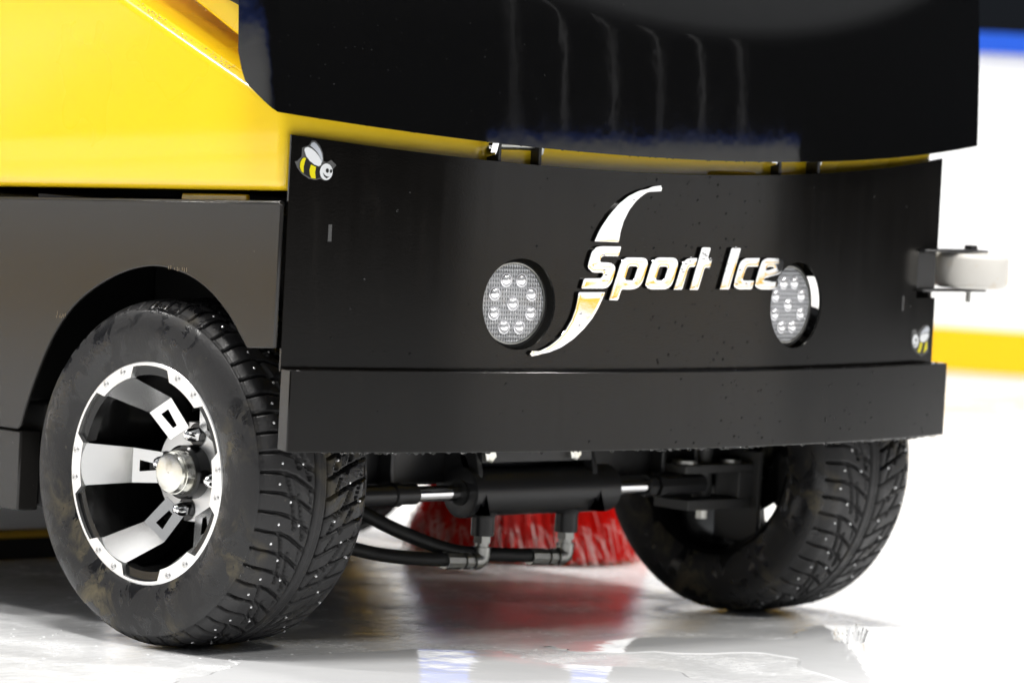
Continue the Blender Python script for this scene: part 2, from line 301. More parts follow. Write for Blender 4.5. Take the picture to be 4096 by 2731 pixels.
def ragged_sheet(name, outline, z, seed):
    rnd = random.Random(seed); pts = spline([(x, y, 0) for x, y in outline + outline[:1]], 14)[:-1]
    n = len(pts); c = sum(pts, Vector()) / n; v = []
    for i, p in enumerate(pts):
        q = p + Vector((math.sin(i * .9 + seed) * .006 + math.sin(i * .37) * .008, math.cos(i * .53 + seed) * .006, 0))
        v.append((q.x, q.y, z))
    lp = [(q[0], q[1]) for q in v]
    if area(lp) < 0: lp = lp[::-1]
    top = fill_poly([lp]); out = inset(lp, -.007)
    vv = [(q.co.x, q.co.y, z) for q in top.vertices]; ff = [tuple(p.vertices)[::(1 if p.normal.z > 0 else -1)] for p in top.polygons]
    b0 = len(vv); vv += [(x, y, z) for x, y in lp] + [(x, y, -.0004) for x, y in out]
    ff += [(b0 + i, b0 + n + i, b0 + n + (i + 1) % n, b0 + (i + 1) % n) for i in range(n)]
    me = pydata(name, vv, ff); bm = bmesh.new(); bm.from_mesh(me); bmesh.ops.remove_doubles(bm, verts=bm.verts, dist=1e-5); bm.to_mesh(me); bm.free()
    return tag(link(name, me, 'wet', angle=4), kind='structure')
ragged_sheet('water', [(-.10, .12), (.08, .13), (.22, .09), (.30, .03), (.42, .10), (.52, .11), (.72, -.06), (1.15, -.35), (1.0, -1.0), (.2, -.75), (.02, -.38), (.16, -.10), (.05, -.01), (-.08, .05)], .0012, 3)
ragged_sheet('water', [(-.60, .17), (-.42, .17), (-.28, .155), (-.20, .08), (-.22, -.02), (-.12, -.12), (-.2, -.30), (-.45, -.55), (-.9, -.5), (-1.0, -.1), (-.85, .03), (-.70, .10)], .0012, 5)

# rink boards: a rectangle of boards turned to the machine, with an added corner gap that darkens the front plate's reflection
AX = Vector((.50, -.866, 0)); BX = Vector((.866, .50, 0))
def ab(a, b): return AX * a + BX * b
fl = MB(); fl.v = [(-80, -80, -.03), (80, -80, -.03), (80, 80, -.03), (-80, 80, -.03)]; fl.f = [(0, 1, 2, 3)]
tag(fl.build('ground', 'floor'), kind='structure')
ice = MB(); ice.v = [tuple(ab(*q)) for q in ((-9.0, -16), (9.4, -16), (9.4, 6.8), (-9.0, 6.8))]; ice.f = [(0, 1, 2, 3)]
tag(ice.build('ice', 'ice'), kind='structure')
def board(corners, label, posts=(), kick=(.03, .150), group='rink boards round the ice'):
    root = empty('rink_board'); tag(root, label, 'rink board', group)
    pts = [ab(*c) for c in corners]
    def wall(nm, z0, z1, t, mt, off=0.):
        mb = MB()
        for p, q in zip(pts[:-1], pts[1:]):
            d = (q - p).normalized(); nrm = Vector((-d.y, d.x, 0))
            b = len(mb.v)
            for zz in (z0, z1):
                for e, o in ((p, off), (q, off), (q, off - t), (p, off - t)): mb.v.append(tuple(e + nrm * o + Vector((0, 0, zz))))
            mb.f += [tuple(b + i for i in q4) for q4 in ((0, 1, 5, 4), (1, 2, 6, 5), (2, 3, 7, 6), (3, 0, 4, 7), (4, 5, 6, 7), (3, 2, 1, 0))]
        return mb.build(nm, mt, root)
    wall('panel', .0, .905, .05, 'white_panel')
    wall('kick_strip', kick[0], kick[1], .012, 'yellow_strip', .013)
    wall('cap_rail', .906, .962, .09, 'blue_cap', .03)
    for (a_, b_) in posts:
        p = ab(a_, b_); mb = MB(); mb.box(p.x - .02, p.x + .02, p.y - .02, p.y + .02, .963, 2.9); mb.build('glass_post', 'post', root)
    return root
board([(4.0, 6.4), (-8.6, 6.4)], 'white rink board with yellow kick strip and blue cap rail standing beyond the machine')
board([(9.0, -.9), (9.0, 4.8)], 'white rink board under grey glass posts facing the front of the machine', kick=(.065, .135), posts=[(9.03, q) for q in (-.5, .3, 1.1, 1.9, 2.7, 3.5)])
board([(-8.6, 6.4), (-8.6, -14)], 'white rink board running along the ice on the wheel side of the machine')


# ------------------------------------------------------------------ the ice resurfacer
RS = empty('ice_resurfacer')
tag(RS, 'small yellow and black ice resurfacer with studded tyres standing on wet ice', 'ice resurfacer')

# yellow body: curved front, sloping shoulder, one solid
mb = MB(); nx = 40; rows = []
for i in range(nx + 1):
    x = -.64 + 1.28 * i / nx
    yf = FY(x) + .012 + .022 * (1 - (x / .64) ** 2)
    rows.append([(x, yf, .617 - .04 * (yf - .09)), (x, yf, .722 + .002), (x, .415, .8535), (x, .86, 1.045), (x, 1.7, 1.12), (x, 1.7, .545)])
for r in rows: mb.v += r
k = 6
for i in range(nx):
    for j in range(k):
        j2 = (j + 1) % k; mb.f.append((i * k + j, i * k + j2, (i + 1) * k + j2, (i + 1) * k + j))
mb.f.append(tuple(range(k))); mb.f.append(tuple(nx * k + j for j in range(k))[::-1])
mb.build('body_shell', 'yellow', RS, bevel=.014, seg=5)
# upper yellow cowl with a drip edge, above the shoulder; unseen bulk added to shade it
mb = MB(); up = [(.10, .744), (.218, .800), (.303, .841), (.60, .983), (.60, 1.2), (.10, 1.2)]
mb.prism(up, lambda y, z: (-.60, y, z), lambda y, z: (.60, y, z)); mb.build('cowl_panel', 'yellow', RS, bevel=.004, seg=3)
mb = MB(); mb.prism([(.12, .846), (.222, .850), (.256, .861), (.34, .91), (.34, .93), (.12, .93)], lambda y, z: (-.618, y, z), lambda y, z: (-.602, y, z)); mb.build('seal_strip', 'black_dull', RS, bevel=.003)

# side skirts with wheel arches
arch = [(.599, .269), (.575, .329), (.537, .397), (.486, .448), (.415, .485), (.345, .503), (.282, .500), (.229, .483), (.183, .453), (.142, .411)]
arch = [(p.x, p.y) for p in spline([(a, b, 0) for a, b in arch], 6)]
def skirt(xo, xi):
    out = [(.092, .601), (.089, .598), (.089, .415)] + arch[::-1] + [(.606, .264), (1.7, .262), (1.7, .528)]
    mb = MB(); mb.prism(out, lambda y, z: (xo, y, z), lambda y, z: (xi, y, z))
    return mb.build('side_skirt', 'black_skirt', RS, bevel=.0018, seg=2)
skirt(-.646, -.640); skirt(.646, .640)
mb = MB()                                                          # folded top edge of the skirt
mb.tube([(-.6405, .094, .5985), (-.6405, .69, .5705), (-.6405, 1.7, .523)], .0055, 10); mb.build('skirt_edge', 'black_skirt', RS)
mb = MB(); mb.prism([(.19, .565), (.33, .565), (.325, .601), (.195, .607)], lambda y, z: (-.612, y, z), lambda y, z: (-.606, y, z)); mb.build('mounting_tab', 'yellow', RS, bevel=.002)
rnd = random.Random(21)
for (y0, y1, z0, z1) in ((.512, .532, .421, .426), (.265, .305, .5005, .5025)):
    mb = MB()
    for i in range(8):
        y = y0 + (y1 - y0) * (i + rnd.random() * .8) / 8; z = rnd.uniform(z0, z1); mb.box(-.6466, -.6461, y, y + .0007, z, z + rnd.uniform(.002, .006))
    tag(mb.build('paint_chips', 'tan_chip', RS), kind='stuff')
# side box below the skirt
mb = MB(); mb.box(-.640, -.604, .604, 1.5, .152, .262); mb.build('side_box', 'black_skirt', RS, bevel=.003)
mb = MB(); mb.box(-.602, -.560, .600, 1.5, .156, .300); mb.build('box_backing', 'black_dull', RS, bevel=.006)
# frame, with black blocks added to keep the interior dark
mb = MB(); mb.box(-.40, .40, .30, 1.7, .335, .60); mb.box(-.62, -.40, .62, 1.6, .30, .58); mb.box(-.45, .45, .39, .47, .195, .33); mb.build('chassis_dark_fill', 'black_dull', RS, bevel=.004)
mb = MB(); mb.box(-.52, .52, .345, .39, .203, .34)
for x in (-.36, -.30, -.215, .33, .40): mb.box(x, x + .008, .318, .345, .20, .34)
mb.build('axle_beam', 'black_metal', RS, bevel=.002)
mb = MB(); mb.box(-.632, -.40, .125, .60, .512, .585); mb.build('arch_dark_block', 'black_dull', RS)  # black filler added above the tyre to darken the arch
mb = MB(); mb.box(.40, .632, .125, .60, .512, .585); mb.build('arch_dark_block', 'black_dull', RS)  # same dark filler for the far arch

# front plate: curved sheet with two round lamp openings and a notch for the roller
LAMPS = [(-.281, .478), (.2645, .478)]; LR = .0605
def plate_mesh():
    zb = .386
    def zt(x): return .657 + .0785 * x * x
    sq = .085; v = []; f = []; idx = {}
    def vert(x, z):
        key = (round(x, 5), round(z, 5))
        if key not in idx: idx[key] = len(v); v.append((x, PY(x, z), z))
        return idx[key]
    zlo, zhi = .478 - sq, .478 + sq
    xs = set([-.638, .652, .59])
    for cx, _ in LAMPS: xs |= {cx - sq + 2 * sq * i / 24 for i in range(25)}
    def fill(a, b, n): return {a + (b - a) * i / n for i in range(n + 1)}
    xs |= fill(-.638, LAMPS[0][0] - sq, 36) | fill(LAMPS[0][0] + sq, LAMPS[1][0] - sq, 48) | fill(LAMPS[1][0] + sq, .59, 32) | fill(.59, .652, 8)
    xs = sorted(xs); xs = [x for i, x in enumerate(xs) if i == 0 or x - xs[i - 1] > 1e-6]
    zs = [zb, zlo] + [zlo + 2 * sq * i / 24 for i in range(1, 25)]
    inlamp = lambda x: any(abs(x - cx) < sq for cx, _ in LAMPS)
    for a, b in zip(xs[:-1], xs[1:]):
        mid = (a + b) / 2
        f.append([vert(a, zb), vert(b, zb), vert(b, zlo), vert(a, zlo)])
        if not inlamp(mid):
            for zi, (z0, z1) in enumerate(zip(zs[1:-1], zs[2:])):
                if a >= .59 - 1e-6 and 13 <= zi < 23: continue         # notch for the roller bracket
                f.append([vert(a, z0), vert(b, z0), vert(b, z1), vert(a, z1)])
        for t in range(4):
            ha, hb = zt(a) - zhi, zt(b) - zhi
            f.append([vert(a, zhi + ha * t / 4), vert(b, zhi + hb * t / 4), vert(b, zhi + hb * (t + 1) / 4), vert(a, zhi + ha * (t + 1) / 4)])
    for cx, cz in LAMPS:                                           # square to circle patches
        N = 24; per = []
        for i in range(N): per.append((cx - sq + 2 * sq * i / N, cz - sq))
        for i in range(N): per.append((cx + sq, cz - sq + 2 * sq * i / N))
        for i in range(N): per.append((cx + sq - 2 * sq * i / N, cz + sq))
        for i in range(N): per.append((cx - sq, cz + sq - 2 * sq * i / N))
        prev = [vert(*p) for p in per]; K = 6
        for kk in range(1, K + 1):
            cur = []
            for (px, pz) in per:
                ang = math.atan2(pz - cz, px - cx); tx, tz = cx + LR * math.cos(ang), cz + LR * math.sin(ang); s_ = kk / K
                cur.append(vert(px + (tx - px) * s_, pz + (tz - pz) * s_))
            n4 = len(per)
            for i in range(n4): f.append([prev[i], prev[(i + 1) % n4], cur[(i + 1) % n4], cur[i]])
            prev = cur
    return v, f
v, f = plate_mesh()
me = pydata('front_plate', v, f)
bm = bmesh.new(); bm.from_mesh(me); bmesh.ops.remove_doubles(bm, verts=bm.verts, dist=2e-5); bmesh.ops.recalc_face_normals(bm, faces=bm.faces); bm.to_mesh(me); bm.free()
if sum(p.normal.y for p in me.polygons) > 0: me.flip_normals()
pl = link('front_plate', me, 'black_satin', RS)
solid(pl, .004)
for x0, z0 in ((-.578, .565), (.5495, .478)):
    mb = MB(); mb.prism([(x0 - .0025, z0 - .011), (x0 + .0025, z0 - .011), (x0 + .0025, z0 + .011), (x0 - .0025, z0 + .011)], lambda x, z: on_plate(x, z, -.001), lambda x, z: on_plate(x, z, .0006))
    mb.build('slot', 'slot', pl)

# bumper strip
def bow_box(name, x0, x1, z0, z1, off, th, mt, n=80, bevel=.0015):
    mb = MB(); rows = []
    for i in range(n + 1):
        x = x0 + (x1 - x0) * i / n; nrm = PN(x, .4); nrm.z = 0; nrm.normalize()
        f0 = Vector((x, FY(x), 0)) + nrm * off; b0 = f0 - nrm * th
        rows += [(f0.x, f0.y, z0), (f0.x, f0.y, z1), (b0.x, b0.y, z1), (b0.x, b0.y, z0)]
    mb.v = rows
    for i in range(n):
        for j in range(4):
            j2 = (j + 1) % 4; mb.f.append((i * 4 + j, i * 4 + j2, (i + 1) * 4 + j2, (i + 1) * 4 + j))
    mb.f += [(0, 1, 2, 3), tuple(n * 4 + j for j in (3, 2, 1, 0))]
    return mb.build(name, mt, RS, bevel=bevel)
bow_box('bumper', -.638, .645, .2845, .3905, .030, .027, 'black_satin')
mb = MB()
for x in (-.45, 0., .45):
    mb = MB(); mb.box(x - .03, x + .03, FY(x) + .012, FY(x) + .30, .345, .375); mb.build('bumper_arm', 'black_dull', RS)

# hood: one curved sheet, lower apron, crease, dished upper face, and returns at both sides
def hood():
    cols = []; XL, XR = -.684, .704
    for j in range(10, 0, -1): cols.append(('L', j / 10))
    for i in range(101): cols.append(('F', XL + (XR - XL) * i / 100))
    for j in range(1, 11): cols.append(('R', j / 10))
    rowsA, rowsB = 16, 26; v = []
    for kind, t in cols:
        x = t if kind == 'F' else (XL if kind == 'L' else XR)
        yo = 0. if kind == 'F' else t * .072
        zb = .678 + .075 * (x - .04) ** 2
        if kind != 'F': zb += .62 * yo + (.030 * max(0., (t - .72) / .28) ** 2.2)
        zc = .854 + .33 * (min(max(x, -.6), .62) - .06) ** 2
        zt = zc + .22
        base = FY(x) - .037
        rx = 0.
        if kind != 'F':                                            # small bend radius at the corner
            rx = -.006 * (1 - math.exp(-t * 9)) * (1 if kind == 'L' else -1)
        for r in range(rowsA + rowsB + 1):
            z = zb + (zc - zb) * r / rowsA if r <= rowsA else zc + (zt - zc) * (r - rowsA) / rowsB
            h = z - zc
            s_ = .5 * (math.sqrt(h * h + .007 ** 2) + h) - .5 * .0
            back = .44 * s_ + 1.5 * s_ * s_
            lean = .017 * (z - .68) + .16 * max(0., z - .68) ** 2
            v.append((x + rx, base + lean + back + yo, z))
    nr = rowsA + rowsB + 1; f = []
    for i in range(len(cols) - 1):
        for r in range(nr - 1): f.append((i * nr + r, (i + 1) * nr + r, (i + 1) * nr + r + 1, i * nr + r + 1))
    return v, f
v, f = hood(); me = pydata('hood', v, f)
if sum(p.normal.y for p in me.polygons) > 0: me.flip_normals()
ho = link('hood', me, 'black_gloss', RS, angle=50)
solid(ho, .005)

# hinge brackets in the gap
def hinge(x0, x1, x2, nut):
    mb = MB(); y0 = max(FY(x0), FY(x1)) + .003
    for xa in (x0, x1): mb.box(xa, xa + .006, y0 + .004, y0 + .036, .60, .72)
    mb.box(x0 + .003, x1 + .003, y0 + .030, y0 + .036, .60, .64)
    h = mb.build('hinge_bracket', 'black_metal', RS, bevel=.001)
    MB().lathe([(0, .007), (x1 - x0 + .02, .007)], (x0 - .01, y0 + .018, .6875), (1, 0, 0), 16).build('hinge_pin', 'steel', h)
    MB().lathe([(0, .006), (.003, .0125), (.009, .0125), (.009, .016), (.011, .016)], (x0 - .012, y0 + .018, .6855), (1, 0, 0), 6).build('hex_nut', 'chrome', h)
    MB().lathe([(0, .014), (.006, .014), (.010, .007)], (x1 + .006, y0 + .018, .6855), (1, 0, 0), 6).build('hex_nut', 'steel', h)
hinge(-.3225, -.2475, 0, True); hinge(.2255, .3065, 0, True)
for xc, w in ((-.375, .045), (-.262, .028), (.14, .05), (.268, .04)):
    mb = MB(); y0 = FY(xc) + .022; mb.box(xc - w, xc + w, y0 + .004, y0 + .02, .60, .6625); mb.build('body_lug', 'yellow', RS, bevel=.006, seg=3)

# head lamps set behind the openings
def headlight(cx, cz):
    n = PN(cx, cz); c = on_plate(cx, cz, -.021)
    rot = Vector((0, -1, 0)).rotation_difference(n).to_matrix().to_4x4()
    mb = MB(); mb.lathe([(-.045, .052), (-.012, .0595), (.004, .0595), (.006, .0565), (.002, .0535), (-.002, .0535)], (0, 0, 0), (0, -1, 0), 64)
    h = mb.build('headlight', 'black_dull', RS); h.matrix_world = Matrix.Translation(c) @ rot
    mb = MB(); mb.lathe([(-.001, .0532), (.0035, .0532), (.0050, .0515), (.0054, .0), ], (0, 0, 0), (0, -1, 0), 64, cap=False)
    mb.build('lens', 'lens', h)
    mb = MB(); mb.lathe([(.003, .0545), (.0065, .0545), (.0065, .0525), (.003, .0525)], (0, 0, 0), (0, -1, 0), 64, cap=False); mb.build('lens_ring', 'steel', h)
    spots = [(0, 0)] + [(.0338 * math.cos(math.radians(22.5 + 45 * i)), .0338 * math.sin(math.radians(22.5 + 45 * i))) for i in range(8)]
    mb = MB(); mb.lathe([(.0045, .0098), (.0066, .0096), (.0068, .0088), (.0054, .0084), (.0074, .0076), (.0090, .0060), (.0100, .0040), (.0104, .0020), (.0105, .0004)], (0, 0, 0), (0, -1, 0), 20)
    led = None
    for sx, sz in spots:
        if led is None: led = mb.build('led', 'led', h); o = led
        else: o = led.copy(); COL.objects.link(o)
        o.parent = h; o.location = (sx, 0, sz); o.scale = (1., 1., 1.)
for cx, cz in LAMPS: headlight(cx, cz)

# emblem: domed polished letters and the two blades
def chaikin(lp, it=1):
    for _ in range(it):
        out = []
        for i in range(len(lp)):
            a, b_ = lp[i], lp[(i + 1) % len(lp)]
            d = math.hypot(b_[0] - a[0], b_[1] - a[1]); t = min(.25, .0016 / max(d, 1e-6))
            out += [(a[0] + (b_[0] - a[0]) * t, a[1] + (b_[1] - a[1]) * t), (b_[0] - (b_[0] - a[0]) * t, b_[1] - (b_[1] - a[1]) * t)]
        lp = out
    return lp
def domed(name, loops, parent, h=.005, rim=.0050, steps=8, rise=.00006):
    prep = []
    for i, lp in enumerate(loops):
        lp = chaikin(lp, 1)
        if (area(lp) > 0) == (i > 0): lp = lp[::-1]
        prep.append(lp)
    v = []; f = []
    for lp in prep:
        n = len(lp); b0 = len(v)
        rings = [(0., .0003), (0., h - .0006), (.0004, h)] + [(.0004 + (rim - .0004) * q / steps, h + rise * (1 - (1 - q / steps) ** 2)) for q in range(1, steps + 1)]
        for d, off in rings:
            for x, z in (inset(lp, d) if d > 0 else lp): v.append(on_plate(x, z, off))
        for r in range(len(rings) - 1):
            for i in range(n):
                j = (i + 1) % n; f.append((b0 + r * n + i, b0 + r * n + j, b0 + (r + 1) * n + j, b0 + (r + 1) * n + i))
    top = fill_poly([inset(lp, rim) for lp in prep]); b0 = len(v)
    v += [on_plate(q.co.x, q.co.y, h + rise) for q in top.vertices]
    f += [tuple(b0 + i for i in p.vertices) for p in top.polygons]
    me = pydata(name, v, f); bm = bmesh.new(); bm.from_mesh(me); bmesh.ops.remove_doubles(bm, verts=bm.verts, dist=2e-5); bmesh.ops.recalc_face_normals(bm, faces=bm.faces); bm.to_mesh(me); bm.free()
    o = link(name, me, ['emblem', 'black_gloss'], parent, angle=14)
    for p in me.polygons:
        n_ = p.normal; q = PN(p.center.x, p.center.z)
        if abs(n_.dot(q)) < .35: p.material_index = 1                # black colour stands for the plate's reflection in the chrome flanks
    return o
em = empty('emblem', RS)
for key in LET:
    o = domed('blade' if len(key) > 1 else 'letter', LET[key], em)

def decal(name, lp, off, mt, parent, th=.0003):
    top = fill_poly([lp]); v = [on_plate(q.co.x, q.co.y, off + th) for q in top.vertices]; f = [tuple(p.vertices) for p in top.polygons]
    me = pydata(name, v, f)
    if sum(p.normal.y for p in me.polygons) > 0: me.flip_normals()
    return link(name, me, mt, parent)
for B in BEES:
    mb = MB(); mb.prism(B['border'] if area(B['border']) > 0 else B['border'][::-1], lambda x, z: on_plate(x, z, .0001), lambda x, z: on_plate(x, z, .0005))
    bs = mb.build('bee_sticker', 'sticker_clear', RS)
    for key, nm, off, mt in (('body', 'bee_body', .0006, 'sticker_black'), ('stripe', 'stripe', .0010, 'sticker_yellow'), ('stripe2', 'stripe', .0010, 'sticker_yellow'), ('wing2', 'wing', .0014, 'sticker_grey'),
                             ('wing', 'wing', .0018, 'sticker_white'), ('head', 'bee_head', .0018, 'sticker_white'), ('eye', 'eye', .0022, 'sticker_black'), ('eye2', 'eye', .0022, 'sticker_black'), ('smile', 'mouth', .0022, 'sticker_black')):
        if key in B: decal(nm, B[key], off, mt, bs)

# guide roller at the far front corner
mb = MB()
mb.box(.592, .634, .074, .110, .4988, .5532); mb.box(.596, .742, .064, .102, .5535, .5570); mb.box(.596, .742, .064, .102, .4950, .4985)
gr = mb.build('roller_bracket', 'black_metal', RS, bevel=.0015)
MB().lathe([(-.0255, .040), (-.0255, .050), (-.0225, .0555), (-.018, .058), (.018, .058), (.0225, .0555), (.0255, .050), (.0255, .04)], (.722, .083, .526), (0, 0, 1), 48).build('guide_roller', 'nylon', gr)
MB().lathe([(0, .011), (.005, .011), (.006, .009)], (.722, .083, .5577), (0, 0, 1), 6).build('bolt', 'black_metal', gr)
MB().lathe([(0, .004), (.016, .004)], (.722, .083, .479), (0, 0, 1), 10).build('pin', 'steel', gr)

# steering cylinder with ports, elbows and hoses
CY, CZ, CR = .30, .194, .036
sc = MB().lathe([(0, .030), (.001, CR), (.012, CR), (.012, CR - .002), (.29, CR - .002), (.291, .03)], (-.097, CY, CZ), (1, 0, 0), 40).build('steering_cylinder', 'black_metal', RS)
MB().lathe([(0, .0112), (.09, .0112)], (-.187, CY, CZ), (1, 0, 0), 24).build('piston_rod', 'chrome', sc)
MB().lathe([(0, .0112), (.085, .0112)], (.19, CY, CZ), (1, 0, 0), 24).build('piston_rod', 'chrome', sc)
MB().lathe([(0, .014), (.07, .014), (.072, .017), (.083, .017), (.085, .0145), (.115, .0145)], (-.300, CY, CZ), (1, 0, 0), 24).build('rod_end', 'black_metal', sc)
MB().lathe([(0, .0165), (.014, .0165), (.014, .011), (.022, .011), (.022, .0175), (.032, .0175), (.032, .0145), (.12, .0145)], (.276, CY, CZ), (1, 0, 0), 8).build('rod_end', 'black_metal', sc)
MB().lathe([(0, .018), (.003, .018)], (-.1, CY, CZ), (1, 0, 0), 30).build('seal', 'black_dull', sc)
for x in (-.087, .1415):
    mb = MB(); mb.prism([(.255, .165), (.275, .165), (.275, .225), (.30, .30), (.36, .34), (.36, .18), (.30, .165)], lambda y, z: (x, y, z), lambda y, z: (x + .009, y, z)); mb.build('mounting_plate', 'black_metal', sc, bevel=.001)
mb = MB(); mb.box(-.078, .1415, .278, .34, .236, .262); mb.build('clamp_bar', 'black_metal', sc, bevel=.002)
for x in (-.070, .099):
    MB().lathe([(0, .0115), (.008, .0115), (.010, .0085)], (x, .277, .249), (0, -1, 0), 6).build('bolt', 'zinc', sc)
for x in (-.049, .118):
    MB().lathe([(0, .021), (.008, .0165), (.009, .0165), (.034, .0165)], (x, CY, .166), (0, 0, -1), 24).build('port', 'black_metal', sc)
    e = MB(); e.lathe([(0, .0135), (.010, .0135), (.010, .0115)], (x, CY, .132), (0, 0, -1), 6)
    e.lathe([(.010, .010), (.018, .010)], (x, CY, .132), (0, 0, -1), 20)
    e.tube([(x, CY, .116), (x, CY, .104), (x - .002, CY, .099), (x - .007, CY, .097), (x - .018, CY, .0965)], .0130, 14)
    e.lathe([(0, .0095), (.006, .0095), (.006, .012), (.018, .012), (.018, .009), (.022, .009), (.022, .0115), (.026, .0120), (.055, .0120)], (x - .018, CY, .0965), (-1, -.02, .05), 10)
    e.build('elbow_fitting', 'steel', sc)
MB().tube(spline([(-.115, .3, .1005), (-.165, .305, .103), (-.24, .33, .112), (-.33, .36, .14), (-.38, .40, .20)], 8), .0100, 12).build('hose', 'hose', sc)
MB().tube(spline([(.055, .3, .1005), (.0, .302, .103), (-.09, .31, .110), (-.17, .33, .135), (-.23, .36, .165), (-.28, .40, .20)], 8), .0100, 12).build('hose', 'hose', sc)
# steering knuckles
def knuckle(s):
    mb = MB()
    def bx(x0, x1, *r): mb.box(*((x0, x1) if s > 0 else (-x1, -x0)), *r)
    bx(.352, .50, .29, .36, .2105, .2225); bx(.360, .494, .29, .36, .156, .171); bx(.470, .503, .292, .34, .1712, .2103); bx(.5035, .512, .283, .37, .105, .24)
    mb.lathe([(0, .014), (.16, .014)], (s * .43, .33, .15), (0, 0, 1), 20)
    k_ = mb.build('steering_knuckle', 'knuckle', RS, bevel=.0015)
    MB().lathe([(0, .009), (.012, .009), (.013, .006)], (s * .40, .30, .143), (0, 0, 1), 6).build('bolt', 'zinc', k_)
    MB().lathe([(0, .02), (.005, .02)], (s * .375, .315, .2228), (0, 0, 1), 24).build('washer', 'steel', k_)
    MB().lathe([(0, .02), (.005, .02)], (s * .47, .315, .2228), (0, 0, 1), 24).build('washer', 'steel', k_)
knuckle(1); knuckle(-1)

# ------------------------------------------------------------------ wheels
TR = .2316; NP = 54; NT = NP * 20
def seg_dist(px, py, a, b_):
    ax, ay = a; bx, by = b_; dx, dy = bx - ax, by - ay
    t = np.clip(((px - ax) * dx + (py - ay) * dy) / (dx * dx + dy * dy), 0, 1)
    return np.hypot(px - ax - t * dx, py - ay - t * dy)
PITCH = 2 * math.pi * TR / NP; HWT = .086
def tread_lines():
    L = []      # polylines in (u in pitches, v in half widths), half width in metres, over a repeat of 3 pitches
    for i in range(3):
        L.append(([(i - .05, -1.12), (i + .0, -.80), (i + .22, -.55), (i + .62, -.33), (i + 1.02, -.135)], .0021))
        j = i + .5
        L.append(([(j - .15, 1.12), (j + .08, .78), (j + .42, .48), (j + .92, .135)], .0021))
    L.append(([(.05, -.72), (1.0, -.62), (2.75, -.48)], .0029)); L.append(([(1.1, -.47), (2.2, -.38), (3.35, -.27)], .0023)); L.append(([(2.45, -.30), (3.25, -.24)], .0011))
    L.append(([(.75, -.27), (1.5, -.23)], .0010))
    L.append(([(.2, .86), (1.4, .74)], .0014)); L.append(([(.7, .66), (2.2, .46)], .0022)); L.append(([(1.9, .70), (3.1, .52)], .0021)); L.append(([(2.1, .38), (3.3, .24)], .0020)); L.append(([(.3, .40), (1.0, .30)], .0012))
    return L
def tyre_mesh():
    outer = [(-.098, .1455), (-.1005, .149), (-.1020, .1535), (-.1045, .160), (-.1065, .170), (-.1072, .180), (-.1068, .190), (-.1050, .2005), (-.1015, .2095), (-.0985, .2140), (-.0972, .2152), (-.0962, .2148), (-.0950, .2170)]
    av = np.linspace(-.0930, .0930, 96)
    def crown(a):
        t = abs(a)
        return TR - .6 * t * t - (.0095 * max(0., (t - .070) / .0230) ** 2.2)
    prof = outer + [(a, crown(a)) for a in av] + [(-a, r) for a, r in outer[::-1]]
    A = np.array([p[0] for p in prof]); Rr = np.array([p[1] for p in prof]); nA = len(A)
    th = np.arange(NT) * 2 * math.pi / NT
    U, V = np.meshgrid(th / (2 * math.pi) * NP, A / HWT, indexing='ij')
    depth = np.zeros_like(U)
    sel = np.abs(A) <= .0955
    Us, Vs = U[:, sel], V[:, sel]; X = (Us % 3) * PITCH; Y = Vs * HWT; D = np.zeros_like(X)
    for pl_, hwid in tread_lines():
        for sh in (-3, 0, 3):
            for a, b_ in zip(pl_[:-1], pl_[1:]):
                d = seg_dist(X, Y, ((a[0] + sh) * PITCH, a[1] * HWT), ((b_[0] + sh) * PITCH, b_[1] * HWT))
                D = np.maximum(D, 1 - np.clip((d - hwid * .62) / (hwid * .62), 0, 1))
    for vv, hwid in ((-.125, .0017), (.125, .0017)):
        d = np.abs(Y - vv * HWT); D = np.maximum(D, 1 - np.clip((d - hwid * .8) / (hwid * .9), 0, 1))
    for vv in (-.02, .03): D = np.maximum(D, .22 * (1 - np.clip(np.abs(Y - vv * HWT) / .0016, 0, 1)))
    depth[:, sel] = D * .0075
    rr = Rr[None, :] - depth
    co = np.empty((NT, nA, 3)); co[..., 0] = A[None, :]
    co[..., 1] = -np.cos(th)[:, None] * rr; co[..., 2] = -np.sin(th)[:, None] * rr
    me = bpy.data.meshes.new('tyre'); nv = NT * nA; nf = NT * (nA - 1)
    me.vertices.add(nv); me.vertices.foreach_set('co', co.ravel())
    i = np.arange(NT)[:, None]; j = np.arange(nA - 1)[None, :]; i2 = (i + 1) % NT
    q = np.stack([i * nA + j, i * nA + j + 1, i2 * nA + j + 1, i2 * nA + j], -1).reshape(-1)
    me.loops.add(nf * 4); me.loops.foreach_set('vertex_index', q.astype(np.int32))
    me.polygons.add(nf); me.polygons.foreach_set('loop_start', np.arange(0, nf * 4, 4, dtype=np.int32)); 
    me.update(calc_edges=True); me.validate()
    me.polygons.foreach_set('use_smooth', [True] * nf)
    me.materials.append(M['rubber']); return me
TYRE = tyre_mesh()
